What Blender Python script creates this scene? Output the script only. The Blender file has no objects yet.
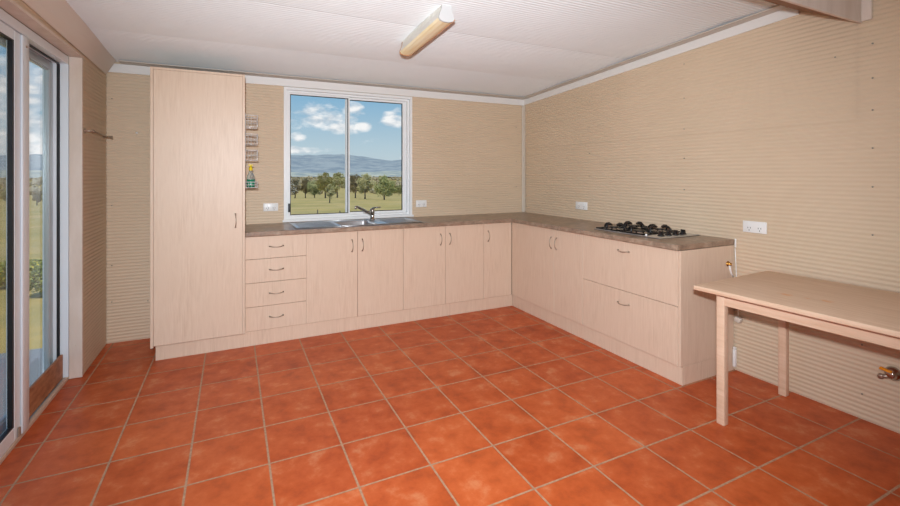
import bpy, bmesh, math, random
from mathutils import Vector, Matrix, noise
random.seed(7)
S = bpy.context.scene
COL = S.collection
PI = math.pi

# ------------------------------------------------------------------ dimensions (metres)
XL, XR, YB, YF = -1.055, 2.965, 2.130, -4.20     # inner faces of the walls
T = 0.3367                                       # floor tile module
def ceil_z(y): return 2.250 + 0.056*(2.130-y)

# ------------------------------------------------------------------ materials
def srgb(r, g, b):
    f = lambda c: (c/255/12.92) if c/255 <= .04045 else ((c/255+.055)/1.055)**2.4
    return (f(r), f(g), f(b), 1)
def mat(name, col, rough=.5, metal=0., spec=.5, coat=0.):
    m = bpy.data.materials.new(name); m.use_nodes = True
    p = m.node_tree.nodes['Principled BSDF']
    p.inputs['Base Color'].default_value = col
    p.inputs['Roughness'].default_value = rough
    p.inputs['Metallic'].default_value = metal
    p.inputs['Specular IOR Level'].default_value = spec
    p.inputs['Coat Weight'].default_value = coat
    return m
class NT:
    def __init__(s, m): s.t = m.node_tree; s.n = s.t.nodes; s.l = s.t.links; s.p = s.n['Principled BSDF']
    def add(s, k, **kw):
        o = s.n.new(k)
        for a, b in kw.items():
            if a.startswith('i_'): o.inputs[a[2:].replace('_', ' ')].default_value = b
            else: setattr(o, a, b)
        return o
    def link(s, a, b): s.l.new(a, b)
    def coords(s, scale=(1,1,1), kind='Object'):
        tc = s.add('ShaderNodeTexCoord'); mp = s.add('ShaderNodeMapping'); mp.inputs['Scale'].default_value = scale
        s.link(tc.outputs[kind], mp.inputs['Vector']); return mp.outputs['Vector']
    def noise(s, vec, scale, detail=4, rough=.55):
        o = s.add('ShaderNodeTexNoise'); o.inputs['Scale'].default_value = scale; o.inputs['Detail'].default_value = detail
        o.inputs['Roughness'].default_value = rough; s.link(vec, o.inputs['Vector']); return o.outputs['Fac']
    def ramp(s, fac, stops):
        r = s.add('ShaderNodeValToRGB'); e = r.color_ramp.elements
        while len(e) < len(stops): e.new(.5)
        for k, (pos, c) in enumerate(stops): e[k].position = pos; e[k].color = c
        s.link(fac, r.inputs['Fac']); return r.outputs['Color']
    def mix(s, fac, a, b, mode='MIX'):
        o = s.add('ShaderNodeMix', data_type='RGBA', blend_type=mode)
        for key, v in ((0, fac), (6, a), (7, b)):
            if hasattr(v, 'links'): s.link(v, o.inputs[key])
            else: o.inputs[key].default_value = v
        return o.outputs[2]
    def bump(s, h, strength=.2, dist=.002):
        b = s.add('ShaderNodeBump'); b.inputs['Strength'].default_value = strength; b.inputs['Distance'].default_value = dist
        s.link(h, b.inputs['Height']); s.link(b.outputs['Normal'], s.p.inputs['Normal'])

def two_tone(name, c1, c2, scale=(1,1,1), ns=8, rough=.5, metal=0, detail=4, bump=0, lo=.35, hi=.65, spec=.5):
    m = mat(name, c1, rough, metal, spec); t = NT(m); v = t.coords(scale)
    f = t.noise(v, ns, detail); c = t.ramp(f, [(lo, c1), (hi, c2)]); t.link(c, t.p.inputs['Base Color'])
    if bump: t.bump(f, bump)
    return m

M = {}
# laminate: pale beech, vertical fine grain with soft blotches
def laminate(name, a, b, c, rough=.42):
    m = mat(name, a, rough, spec=.4); t = NT(m)
    v = t.coords((14, 14, .9)); f1 = t.noise(v, 6, 5, .65)
    col = t.ramp(f1, [(.30, a), (.52, b), (.74, c)])
    v2 = t.coords((2.2, 2.2, .8)); f2 = t.noise(v2, 3, 2)
    col2 = t.mix(t.ramp(f2, [(.35, (0,0,0,1)), (.7, (1,1,1,1))]), col, b)
    f3 = t.noise(t.coords((60, 60, 2.0)), 7, 2)
    col3 = t.mix(t.ramp(f3, [(.42, (0,0,0,1)), (.72, (.38,.38,.38,1))]), col2, a)
    t.link(col3, t.p.inputs['Base Color']); return m
M['lam'] = laminate('pale_beech_laminate', srgb(208,182,158), srgb(220,196,173), srgb(227,206,185))
M['edge'] = two_tone('laminate_edge', srgb(214,184,160), srgb(222,192,168), ns=9, rough=.5)
M['carcass'] = mat('carcass_board', srgb(120,98,80), .7)
# wall sheet
def sheet_mat(name, a, b, rough=.55):
    m = mat(name, a, rough, spec=.35); t = NT(m); v = t.coords((1,1,1)); f = t.noise(v, 1.3, 3)
    t.link(t.ramp(f, [(.3, a), (.7, b)]), t.p.inputs['Base Color']); return m
M['wall'] = sheet_mat('beige_corrugated_sheet', srgb(211,190,163), srgb(217,196,170))
M['ceil'] = sheet_mat('offwhite_corrugated_sheet', srgb(226,229,229), srgb(230,233,233))
M['cream'] = mat('cream_trim', srgb(214,204,190), .5)
M['greyband'] = sheet_mat('putty_flashing', srgb(222,213,203), srgb(228,219,209))
M['greytrim'] = mat('putty_trim', srgb(200,192,182), .5)
M['white'] = mat('white_paint', srgb(234,233,230), .4)
M['alu'] = mat('white_powder_coat', srgb(228,237,244), .25)
M['aluw'] = mat('white_window_frame', srgb(238,240,240), .3)
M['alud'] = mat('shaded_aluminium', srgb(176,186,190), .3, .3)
M['gasket'] = mat('black_rubber', srgb(22,22,26), .5)
M['jamb'] = two_tone('whitewashed_timber', srgb(214,198,184), srgb(224,210,198), (1,1,.25), 14, .6)
M['board'] = two_tone('stained_plywood', srgb(140,88,56), srgb(182,126,88), (1,1,3), 12, .6, lo=.3, hi=.7)
M['sill'] = mat('painted_sill', srgb(204,180,162), .55)
M['plastic'] = mat('white_plastic', srgb(236,236,234), .3)
M['slot'] = mat('dark_slot', srgb(60,60,60), .6)
M['steel'] = two_tone('brushed_steel', srgb(190,192,194), srgb(205,207,208), (40,2,2), 6, .28, .9)
M['chrome'] = mat('chrome', srgb(176,172,166), .16, 1.)
M['nickel'] = mat('satin_nickel', srgb(176,160,144), .38, .75)
M['wire'] = mat('chrome_wire', srgb(232,230,228), .3, .2)
M['iron'] = mat('black_enamel_iron', srgb(20,19,20), .35)
M['knob'] = mat('black_knob', srgb(18,18,19), .25)
M['brass'] = mat('brass', srgb(190,140,70), .35, 1.)
M['orange'] = mat('orange_plastic', srgb(240,150,20), .5)
M['screw'] = mat('grey_screw', srgb(140,138,128), .4, .5)
M['diffend'] = mat('white_end_cap', srgb(206,206,204), .4)
M['brownlip'] = mat('browned_plastic', srgb(188,140,104), .5)
M['timber'] = two_tone('raw_timber', srgb(122,84,52), srgb(150,106,70), (.3,3,3), 8, .7)
# worktop
def worktop():
    m = mat('brown_marbled_worktop', srgb(150,124,102), .3, spec=.5); t = NT(m); v = t.coords((1,1,1))
    f = t.noise(v, 16, 8, .7); f2 = t.noise(v, 5, 4)
    c = t.ramp(f, [(.30, srgb(108,92,78)), (.5, srgb(148,128,110)), (.70, srgb(184,164,144))])
    c2 = t.mix(t.ramp(f2, [(.4, (0,0,0,1)), (.75, (.55,.55,.55,1))]), c, srgb(162,126,100))
    t.link(c2, t.p.inputs['Base Color']); return m
M['top'] = worktop()
# table wood
def tablewood():
    m = mat('limewashed_pine', srgb(214,188,166), .42, spec=.45); t = NT(m)
    f = t.noise(t.coords((20, 1.2, 12)), 4, 5, .6)
    c = t.ramp(f, [(.3, srgb(212,178,148)), (.7, srgb(228,198,172))])
    t.link(c, t.p.inputs['Base Color']); return m
M['pine'] = tablewood()
def tabletopwood():
    m = tablewood(); m.name = 'limewashed_pine_stained'; t = NT(m)
    base = t.p.inputs['Base Color'].links[0].from_socket
    tc = t.add('ShaderNodeTexCoord')
    out = base
    for (x, y, r) in ((.225, -.345, .085), (.262, -.498, .075), (.24, -.43, .04)):
        mp = t.add('ShaderNodeMapping'); mp.inputs['Location'].default_value = (-x, -y, 0); t.link(tc.outputs['Object'], mp.inputs['Vector'])
        mp2 = t.add('ShaderNodeMapping'); mp2.inputs['Scale'].default_value = (1/r*1.6, 1/r, 0); t.link(mp.outputs['Vector'], mp2.inputs['Vector'])
        ln = t.add('ShaderNodeVectorMath', operation='LENGTH'); t.link(mp2.outputs['Vector'], ln.inputs[0])
        nz = t.noise(mp.outputs['Vector'], 40, 3)
        ad = t.add('ShaderNodeMath', operation='ADD'); t.link(ln.outputs['Value'], ad.inputs[0]); t.link(nz, ad.inputs[1])
        f = t.ramp(ad.outputs[0], [(.65, (.75,.75,.75,1)), (1.0, (0,0,0,1))])
        out = t.mix(f, out, srgb(222,156,92))
    t.link(out, t.p.inputs['Base Color']); return m
M['pinetop'] = tabletopwood()
# floor tiles
def floor_mat():
    m = mat('terracotta_tiles', srgb(190,92,54), .3, spec=.35); t = NT(m)
    tc = t.add('ShaderNodeTexCoord')
    br = t.add('ShaderNodeTexBrick'); br.offset = 0; br.squash = 1
    for k, v in (('Scale', 1.), ('Mortar Size', .0054), ('Mortar Smooth', .25), ('Brick Width', T), ('Row Height', T), ('Bias', 0.)):
        br.inputs[k].default_value = v
    br.inputs['Color1'].default_value = (0,0,0,1); br.inputs['Color2'].default_value = (1,1,1,1); br.inputs['Mortar'].default_value = (.5,.5,.5,1)
    t.link(tc.outputs['Object'], br.inputs['Vector'])
    f = t.noise(tc.outputs['Object'], 7, 7, .66); f2 = t.noise(tc.outputs['Object'], 1.7, 3)
    c = t.ramp(f, [(.32, srgb(148,58,24)), (.46, srgb(192,84,36)), (.56, srgb(206,100,52)), (.68, srgb(222,146,100))])
    c = t.mix(.22, c, t.ramp(f2, [(.35, srgb(168,70,26)), (.65, srgb(204,98,46))]))
    tone = t.mix(br.outputs['Color'], srgb(166,70,28), srgb(206,104,52))
    c = t.mix(.30, c, tone)
    g = t.noise(tc.outputs['Object'], 60, 2)
    gc = t.ramp(g, [(.3, srgb(164,126,98)), (.7, srgb(188,150,120))])
    c = t.mix(br.outputs['Fac'], c, gc)
    t.link(c, t.p.inputs['Base Color'])
    r = t.add('ShaderNodeMapRange'); r.inputs['To Min'].default_value = .42; r.inputs['To Max'].default_value = .8
    t.link(br.outputs['Fac'], r.inputs['Value']); t.link(r.outputs['Result'], t.p.inputs['Roughness'])
    inv = t.add('ShaderNodeMath', operation='SUBTRACT'); inv.inputs[0].default_value = 1.; t.link(br.outputs['Fac'], inv.inputs[1])
    ad = t.add('ShaderNodeMath', operation='MULTIPLY_ADD'); ad.inputs[1].default_value = .25; t.link(f, ad.inputs[0]); t.link(inv.outputs[0], ad.inputs[2])
    t.bump(ad.outputs[0], .35, .003); return m
M['floor'] = floor_mat()
def glass_mat(name, tint=(1,1,1,1), refl=.9):
    m = bpy.data.materials.new(name); m.use_nodes = True; n = m.node_tree.nodes; l = m.node_tree.links; n.clear()
    o = n.new('ShaderNodeOutputMaterial'); mx = n.new('ShaderNodeMixShader'); tr = n.new('ShaderNodeBsdfTransparent'); gl = n.new('ShaderNodeBsdfGlossy')
    fr = n.new('ShaderNodeFresnel'); fr.inputs['IOR'].default_value = 1.45
    mu = n.new('ShaderNodeMath'); mu.operation = 'MULTIPLY'; mu.inputs[1].default_value = refl
    tr.inputs['Color'].default_value = tint; gl.inputs['Roughness'].default_value = .02
    l.new(fr.outputs[0], mu.inputs[0]); l.new(mu.outputs[0], mx.inputs[0]); l.new(tr.outputs[0], mx.inputs[1]); l.new(gl.outputs[0], mx.inputs[2]); l.new(mx.outputs[0], o.inputs[0])
    return m
M['glass'] = glass_mat('window_glass', (.985,.99,.99,1), .22)
def clear_plastic(name, col, rough, trans):
    m = mat(name, col, rough); m.node_tree.nodes['Principled BSDF'].inputs['Transmission Weight'].default_value = trans; return m
M['bottle'] = clear_plastic('clear_plastic', srgb(226,232,228), .12, .75)
M['green'] = mat('green_liquid', srgb(20,128,96), .25)
M['yellow'] = mat('yellow_cap', srgb(240,212,20), .4)
M['diff'] = two_tone('yellowed_acrylic', srgb(248,228,176), srgb(253,243,212), (8,1,1), 3, .35)
M['diffside'] = mat('frosted_acrylic_side', srgb(236,234,226), .35)
# outdoors
M['grass'] = two_tone('pasture_grass', srgb(204,172,96), srgb(166,148,76), (.02,.02,.02), 5, .95, detail=8, lo=.35, hi=.62)
M['hill'] = two_tone('haze_tinted_hill', srgb(132,142,148), srgb(160,166,166), (.0014,.0014,.004), 4, 1., detail=7, lo=.4, hi=.6)  # distance haze is put into the base colour as blue-grey
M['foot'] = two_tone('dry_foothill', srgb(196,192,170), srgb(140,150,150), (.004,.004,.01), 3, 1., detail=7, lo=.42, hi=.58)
M['deck'] = mat('blue_grey_concrete', srgb(134,140,148), .8)
M['bark'] = two_tone('gum_bark', srgb(112,98,86), srgb(150,136,120), (1,1,.3), 3, .9)
def grass_more():
    t = NT(M['grass']); base = t.p.inputs['Base Color'].links[0].from_socket
    f = t.noise(t.coords((1,1,1)), .9, 8, .7); f2 = t.noise(t.coords((.25,.25,.25)), .6, 6, .6)
    c = t.mix(t.ramp(f, [(.38, (0,0,0,1)), (.66, (.7,.7,.7,1))]), base, srgb(150,142,86))
    c = t.mix(t.ramp(f2, [(.45, (0,0,0,1)), (.66, (.6,.6,.6,1))]), c, srgb(206,176,128))
    t.link(c, t.p.inputs['Base Color'])
grass_more()
def leafmat(name, a, b):
    m = mat(name, a, .8, spec=.2); t = NT(m)
    oi = t.add('ShaderNodeTexCoord'); f = t.noise(oi.outputs['Object'], .9, 3)
    t.link(t.ramp(f, [(.35, a), (.65, b)]), t.p.inputs['Base Color']); return m
M['leafA'] = leafmat('gum_leaves_olive', srgb(176,172,118), srgb(208,196,148))
M['leafB'] = leafmat('gum_leaves_dark', srgb(150,158,104), srgb(188,184,130))
M['leafC'] = leafmat('gum_leaves_brown', srgb(160,146,114), srgb(182,168,138))
M['leafD'] = leafmat('garden_leaves', srgb(140,150,84), srgb(196,190,110))
M['flower'] = mat('yellow_flowers', srgb(226,206,70), .7)
M['post'] = mat('weathered_post', srgb(96,90,78), .9)

# ------------------------------------------------------------------ object helpers
def wpos(o):
    v = Vector((0,0,0))
    while o is not None: v += o.location; o = o.parent
    return v
def tag(o, label=None, cat=None, group=None, kind=None):
    if label: o['label'] = label
    if cat: o['category'] = cat
    if group: o['group'] = group
    if kind: o['kind'] = kind
    return o
def thing(name, label, cat, loc, group=None):
    o = bpy.data.objects.new(name, None); COL.objects.link(o); o.location = loc; o.empty_display_size = .1
    return tag(o, label, cat, group)
class MB:
    """collects shapes in world coordinates; build() makes ONE mesh object"""
    def __init__(s): s.bm = bmesh.new()
    def _merge(s, b, smooth=False, mi=0):
        off = {}
        for v in b.verts: off[v] = s.bm.verts.new(v.co)
        for f in b.faces:
            try: g = s.bm.faces.new([off[v] for v in f.verts])
            except ValueError: continue
            g.smooth = smooth; g.material_index = mi
        b.free()
    def box(s, x0, x1, y0, y1, z0, z1, bev=0, seg=1, mi=0, rot=None):
        b = bmesh.new(); bmesh.ops.create_cube(b, size=1)
        for v in b.verts:
            v.co = Vector(((x0+x1)/2+v.co.x*(x1-x0), (y0+y1)/2+v.co.y*(y1-y0), (z0+z1)/2+v.co.z*(z1-z0)))
        if bev: bmesh.ops.bevel(b, geom=b.edges[:], offset=bev, segments=seg, affect='EDGES', profile=.5)
        if rot is not None:
            c = Vector(((x0+x1)/2, (y0+y1)/2, (z0+z1)/2))
            for v in b.verts: v.co = c + rot @ (v.co-c)
        s._merge(b, seg > 1, mi); return s
    def prism(s, pts, vec, mi=0, smooth=False):
        b = bmesh.new(); a = [b.verts.new(p) for p in pts]; c = [b.verts.new(Vector(p)+Vector(vec)) for p in pts]
        b.faces.new(a); b.faces.new(c[::-1]); n = len(pts)
        for i in range(n): b.faces.new((a[i], c[i], c[(i+1) % n], a[(i+1) % n]))
        bmesh.ops.recalc_face_normals(b, faces=b.faces[:]); s._merge(b, smooth, mi); return s
    def cells(s, xs, ys, z0, z1, hole):
        """slab on a grid of cells, hole(i,j)->True leaves the cell out"""
        b = bmesh.new(); vt = {}
        def V(i, j, z):
            k = (i, j, z)
            if k not in vt: vt[k] = b.verts.new((xs[i], ys[j], z))
            return vt[k]
        nx, ny = len(xs)-1, len(ys)-1
        on = lambda i, j: 0 <= i < nx and 0 <= j < ny and not hole(i, j)
        for i in range(nx):
            for j in range(ny):
                if not on(i, j): continue
                b.faces.new((V(i,j,z1), V(i+1,j,z1), V(i+1,j+1,z1), V(i,j+1,z1)))
                b.faces.new((V(i,j,z0), V(i,j+1,z0), V(i+1,j+1,z0), V(i+1,j,z0)))
                if not on(i-1, j): b.faces.new((V(i,j,z0), V(i,j,z1), V(i,j+1,z1), V(i,j+1,z0)))
                if not on(i+1, j): b.faces.new((V(i+1,j,z0), V(i+1,j+1,z0), V(i+1,j+1,z1), V(i+1,j,z1)))
                if not on(i, j-1): b.faces.new((V(i,j,z0), V(i+1,j,z0), V(i+1,j,z1), V(i,j,z1)))
                if not on(i, j+1): b.faces.new((V(i,j+1,z0), V(i,j+1,z1), V(i+1,j+1,z1), V(i+1,j+1,z0)))
        s._merge(b); return s
    def tube(s, pts, r, n=8, mi=0, caps=True):
        pts = [Vector(p) for p in pts]; rs = r if isinstance(r, (list, tuple)) else [r]*len(pts)
        b = bmesh.new(); rings = []; up = None
        for i, p in enumerate(pts):
            d = (pts[min(i+1, len(pts)-1)]-pts[max(i-1, 0)]).normalized()
            if up is None: up = d.orthogonal().normalized()
            up = (up - d*up.dot(d)).normalized(); w = d.cross(up)
            rings.append([b.verts.new(p+(up*math.cos(2*PI*k/n)+w*math.sin(2*PI*k/n))*rs[i]) for k in range(n)])
        for a, c in zip(rings, rings[1:]):
            for k in range(n): b.faces.new((a[k], a[(k+1) % n], c[(k+1) % n], c[k]))
        if caps: b.faces.new(rings[0][::-1]); b.faces.new(rings[-1])
        s._merge(b, True, mi); return s
    def lathe(s, c, prof, n=20, axis='Z', mi=0):
        """prof: list of (radius, height) along axis from c"""
        b = bmesh.new(); c = Vector(c); A = {'X': (Vector((0,1,0)), Vector((0,0,1)), Vector((1,0,0))), 'Y': (Vector((0,0,1)), Vector((1,0,0)), Vector((0,1,0))), 'Z': (Vector((1,0,0)), Vector((0,1,0)), Vector((0,0,1)))}[axis]
        rings = []
        for r, h in prof:
            rings.append([b.verts.new(c+A[2]*h+(A[0]*math.cos(2*PI*k/n)+A[1]*math.sin(2*PI*k/n))*max(r, 1e-5)) for k in range(n)])
        for a, d in zip(rings, rings[1:]):
            for k in range(n): b.faces.new((a[k], a[(k+1) % n], d[(k+1) % n], d[k]))
        b.faces.new(rings[0][::-1]); b.faces.new(rings[-1])
        bmesh.ops.recalc_face_normals(b, faces=b.faces[:])
        s._merge(b, True, mi); return s
    def build(s, name, mats, parent=None, label=None):
        if not isinstance(mats, (list, tuple)): mats = [mats]
        if parent is not None:
            o0 = wpos(parent)
            for v in s.bm.verts: v.co -= o0
        me = bpy.data.meshes.new(name); s.bm.to_mesh(me); s.bm.free()
        for m in mats: me.materials.append(m)
        o = bpy.data.objects.new(name, me); COL.objects.link(o); o.parent = parent
        if label: o['label'] = label
        return o
def struct(o, label=None): return tag(o, label, None, None, 'structure')
def rebase(o, loc):
    """top-level mesh: move its origin to loc"""
    loc = Vector(loc)
    for v in o.data.vertices: v.co -= loc
    o.location = loc; return o

# ------------------------------------------------------------------ corrugated sheets
PITCH, AMP = .026, .0017
def corr(mb, a0, a1, u0, u1, place, mi=0):
    """profile runs a0..a1, sheet length u0..u1; place(a, off, u) -> point"""
    st = PITCH/8; b = bmesh.new(); prev = None
    n = max(1, int(round((a1-a0)/st)))
    for i in range(n+1):
        a = a0+(a1-a0)*i/n; off = AMP*math.cos(2*PI*a/PITCH)
        row = (b.verts.new(place(a, off, u0)), b.verts.new(place(a, off, u1)))
        if prev: b.faces.new((prev[0], prev[1], row[1], row[0]))
        prev = row
    mb._merge(b, True, mi)

# window and door openings
WX0, WX1, WZ0, WZ1 = .270, 1.536, .905, 2.155
DY0, DY1, DZ1 = -1.00, 1.48, 2.12
# back wall
w = MB(); P = lambda z, o, x: (x, YB+o, z)
LAPX = -.855
corr(w, 0, 2.60, XL, LAPX, lambda z, o, x: (x, YB+o, z))
corr(w, 0, 2.60, LAPX-.0, WX0, lambda z, o, x: (x, YB-.003+o, z))
corr(w, 0, WZ0, WX0, WX1, P); corr(w, WZ1, 2.6, WX0, WX1, P); corr(w, 0, 2.60, WX1, XR, P)
for r in ((XL-.25, WX0, 0, 2.75), (WX1, XR+.2, 0, 2.75), (WX0, WX1, 0, WZ0), (WX0, WX1, WZ1, 2.75)):
    w.box(r[0], r[1], YB+.006, YB+.11, r[2]-.35 if r[2] == 0 else r[2], r[3])
wall_back = struct(w.build('wall_back', M['wall']))
# right wall: lower sheet, upper sheet lapping over it at z 1.655, vertical lap at y -0.997
w = MB()
corr(w, 0, 1.658, YF, YB, lambda z, o, y: (XR+o, y, z))
corr(w, 1.650, 2.75, -.997, YB, lambda z, o, y: (XR-.0045+o, y, z))
corr(w, 1.650, 2.75, YF, -.997, lambda z, o, y: (XR-.0002+o, y, z))
w.box(XR+.006, XR+.11, YF-.1, YB+.11, -.35, 2.85)
wall_right = struct(w.build('wall_right', M['wall']))
# left wall
w = MB(); P = lambda z, o, y: (XL-o, y, z)
corr(w, 0, 2.6, DY1+.022, YB-.006, P); corr(w, DZ1+.018, 2.75, DY0, DY1+.022, P); corr(w, 0, 2.75, YF, DY0, P)
w.box(XL-.18, XL-.006, DY1+.022, YB+.006, -.35, 2.75); w.box(XL-.18, XL-.006, YF-.1, DY0, -.35, 2.85); w.box(XL-.18, XL-.006, DY0, DY1+.022, DZ1+.018, 2.8)
wall_left = struct(w.build('wall_left', M['wall']))
# rear wall behind the camera
w = MB(); corr(w, 0, 2.8, XL, XR, lambda z, o, x: (x, YF-o, z)); w.box(XL-.18, XR+.1, YF-.11, YF-.006, -.35, 2.9)
wall_rear = struct(w.build('wall_rear', M['wall']))
# floor
fl = MB(); fl.box(-1.125, XR+.005, YF-.005, YB+.005, -.12, 0)
floor = struct(fl.build('floor', M['floor']))
# ceiling: sheets lapping every 0.82 m, a little bowed between the battens
c = MB(); laps = [2.16, 1.35, .53, -.29, -1.11, -1.93, -2.75, -3.57, -4.22]
for i in range(len(laps)-1):
    y1, y0 = laps[i], laps[i+1]
    def pc(a, o, x, y0=y0, y1=y1):
        t = (a-y0)/(y1-y0)
        return (x, a, ceil_z(a)+o*2.4+.0008*t-.012*math.sin(PI*t))
    corr(c, y0, y1, XL-.1, XR+.05, pc)
c.prism([(XL-.55, YF-.3, ceil_z(YF-.3)+.03), (XL-.55, YB+.42, ceil_z(YB+.42)+.03), (XL-.55, YB+.42, ceil_z(YB+.42)+.07), (XL-.55, YF-.3, ceil_z(YF-.3)+.07)], (XR-XL+.9, 0, 0))
ceiling = struct(c.build('ceiling', M['ceil']))
# trims: cornice on back wall, cornice on right wall (follows the slope), corner strips, left flashing
t = MB(); t.box(XL+.001, XR-.012, YB-.016, YB-.0035, 2.160, 2.2295, .001); struct(t.build('trim_1', M['white']))
t = MB(); t.box(XL+.10, XR-.012, YB-.125, YB-.0165, 2.230, 2.238); struct(t.build('trim_2', M['greytrim']))
sl = lambda y, dz: ceil_z(y)+dz
YC = -.72
t = MB(); t.prism([(XR-.016, YB-.004, sl(YB, -.086)), (XR-.016, YC, sl(YC, -.086)), (XR-.016, YC, sl(YC, -.010)), (XR-.016, YB-.004, sl(YB, -.010))], (.0105, 0, 0)); struct(t.build('trim_3', M['white']))
t = MB(); t.prism([(XR-.095, YB-.13, sl(YB-.13, -.024)), (XR-.095, YC, sl(YC, -.024)), (XR-.095, YC, sl(YC, -.016)), (XR-.095, YB-.13, sl(YB-.13, -.016))], (.0785, 0, 0)); struct(t.build('trim_4', M['greytrim']))
t = MB(); t.box(XR-.036, XR-.008, YB-.0115, YB-.0045, .902, 2.160, .001).box(XR-.0150, XR-.008, YB-.036, YB-.0115, .902, 2.160, .001); struct(t.build('trim_5', M['cream']))
# sloping putty flashing above the door, from wall to ceiling
t = MB(); yA, yB_ = YF+.01, YB-.066
def flash(y): 
    zb = 2.184-.0245*(y-.0) if y > 0 else 2.184-.056*y
    return [(XL+.0045, y, zb), (XL+.0105, y, zb-.002), (XL+.074, y, ceil_z(y)-.010), (XL+.0045, y, ceil_z(y)-.010)]
A, B0, B_ = flash(yA), flash(0), flash(yB_)
b = bmesh.new()
secs = [[b.verts.new(p) for p in q] for q in (A, B0, B_)]
for q0, q1 in zip(secs, secs[1:]):
    for k in range(4): b.faces.new((q0[k], q0[(k+1) % 4], q1[(k+1) % 4], q1[k]))
b.faces.new(secs[0]); b.faces.new(secs[-1][::-1]); bmesh.ops.recalc_face_normals(b, faces=b.faces[:]); t._merge(b)
struct(t.build('trim_6', M['greyband']))
# door reveal: timber jambs and head
t = MB(); t.box(XL-.065, XL+.004, DY1, DY1+.020, .004, DZ1, .001); t.lathe((XL-.03, DY1-.0005, .22), [(.004, 0), (.004, .002)], 8, 'Y'); struct(t.build('trim_7', M['jamb']))
t = MB(); t.box(XL-.065, XL+.006, DY0, DY1+.020, DZ1+.001, DZ1+.017, .001); struct(t.build('trim_8', M['jamb']))
t = MB(); t.box(XL-.065, XL+.004, DY0-.0, DY0+.019, .001, DZ1, .001); struct(t.build('trim_9', M['jamb']))
# overhead timber beam at the right edge, in sections: painted face, bare sloping underside
bt = thing('roof_beam', 'painted timber roof beam with bare brown underside, above the right wall', 'beam', (XR-.5, -1.0, 2.19))
bx0 = XL+.012
m_ = MB(); m_.prism([(bx0, -1.006, 2.186), (bx0, -.700, 2.360), (bx0, -.700, ceil_z(-.70)-.014), (bx0, -1.006, ceil_z(-1.0)-.014)], (XR-.006-bx0, 0, 0)); m_.build('beam_timber', M['timber'], bt, 'bare brown timber underside')
m_ = MB(); m_.box(bx0, XR-.006, -1.022, -1.0065, 2.180, ceil_z(-1.0)-.016, .0015); m_.build('face_board', M['jamb'], bt, 'whitewashed face board')
m_ = MB(); m_.box(XR-.020, XR-.0055, -1.066, -1.0225, 2.186, ceil_z(-1.05)-.016, .0015); m_.build('end_cleat', M['jamb'], bt)
# wall screws (parts of the walls)
def screws(parent, pts, axis):
    for p in pts:
        s_ = MB()
        if axis == 'X': s_.lathe((p[0]-.0055, p[1], p[2]), [(.002, -.003), (.0042, -.001), (.0046, .003)], 8, 'X')
        else: s_.lathe((p[0], p[1]-.0055, p[2]), [(.002, -.003), (.0042, -.001), (.0046, .003)], 8, 'Y')
        s_.build('screw', M['screw'], parent)
screws(wall_right, [(XR, .048, z) for z in (2.193, 1.932, 1.695, 1.47, 1.23)] + [(XR, 1.055, z) for z in (2.05, 1.80, 1.55, 1.33)] +
       [(XR, -1.065, z) for z in (2.056, 1.869, 1.696, 1.49, 1.28, 1.02)] + [(XR, -.90, 2.02), (XR, -1.02, .14), (XR, -1.02, .41)], 'X')
screws(wall_back, [(-1.02, YB, z) for z in (1.95, 1.1, .62, .33)] + [(2.85, YB, z) for z in (1.9, 1.5, 1.2)] + [(-.78, YB, .31)], 'Y')
h = MB(); h.lathe((-.854, YB-.016, 1.683), [(.006, 0), (.009, .004), (.004, .008), (.004, .013)], 10, 'Y')
tag(rebase(h.build('wall_hook', M['plastic']), (-.854, YB, 1.683)), 'small white peg on the back wall left of the tall cupboard', 'hook')

# ------------------------------------------------------------------ kitchen window
yo = YB-.020
def frame_rect(mb, x0, x1, z0, z1, wd, y0, y1, bev=.0015):
    mb.box(x0, x1, y0, y1, z1-wd, z1, bev).box(x0, x1, y0, y1, z0, z0+wd, bev).box(x0, x0+wd, y0, y1, z0+wd, z1-wd, bev).box(x1-wd, x1, y0, y1, z0+wd, z1-wd, bev)
m_ = MB(); frame_rect(m_, WX0, WX1, WZ0+.0, WZ1, .024, yo, YB+.10)
win = struct(m_.build('window_1', M['aluw']))
m_ = MB(); frame_rect(m_, WX0+.0245, WX1-.0245, WZ0+.0245, WZ1-.0245, .020, YB+.012, YB+.085); m_.build('window_frame', M['aluw'], win)
mid = .870
for nm, x0, x1, y0 in (('left', WX0+.045, mid+.018, YB+.016), ('right', mid-.017, WX1-.045, YB+.046)):
    z0, z1 = WZ0+.045, WZ1-.045
    m_ = MB(); sw = .020 if nm == 'right' else .014
    frame_rect(m_, x0, x1, z0, z1, sw, y0, y0+.022)
    if nm == 'right': m_.box(x1-.040, x1-sw, y0, y0+.022, z0+sw, z1-sw)
    sash = m_.build('window_sash', M['aluw'], win)
    m_ = MB(); frame_rect(m_, x0+sw, x1-(.040 if nm == 'right' else sw), z0+sw, z1-sw, .0065, y0+.004, y0+.016, 0); m_.build('gasket', M['gasket'], sash)
    m_ = MB(); m_.box(x0+sw, x1-sw, y0+.009, y0+.012, z0+sw, z1-sw); m_.build('window_pane', M['glass'], sash)
m_ = MB(); m_.box(WX0+.040, WX0+.062, YB-.004, YB+.015, .995, 1.075, .003, 2); m_.build('window_latch', M['gasket'], win, 'black latch')
m_ = MB(); m_.box(WX0-.012, WX1+.012, YB-.030, YB-.021, WZ0-.0, WZ0+.020, .002); m_.build('window_sill', M['aluw'], win)

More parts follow.
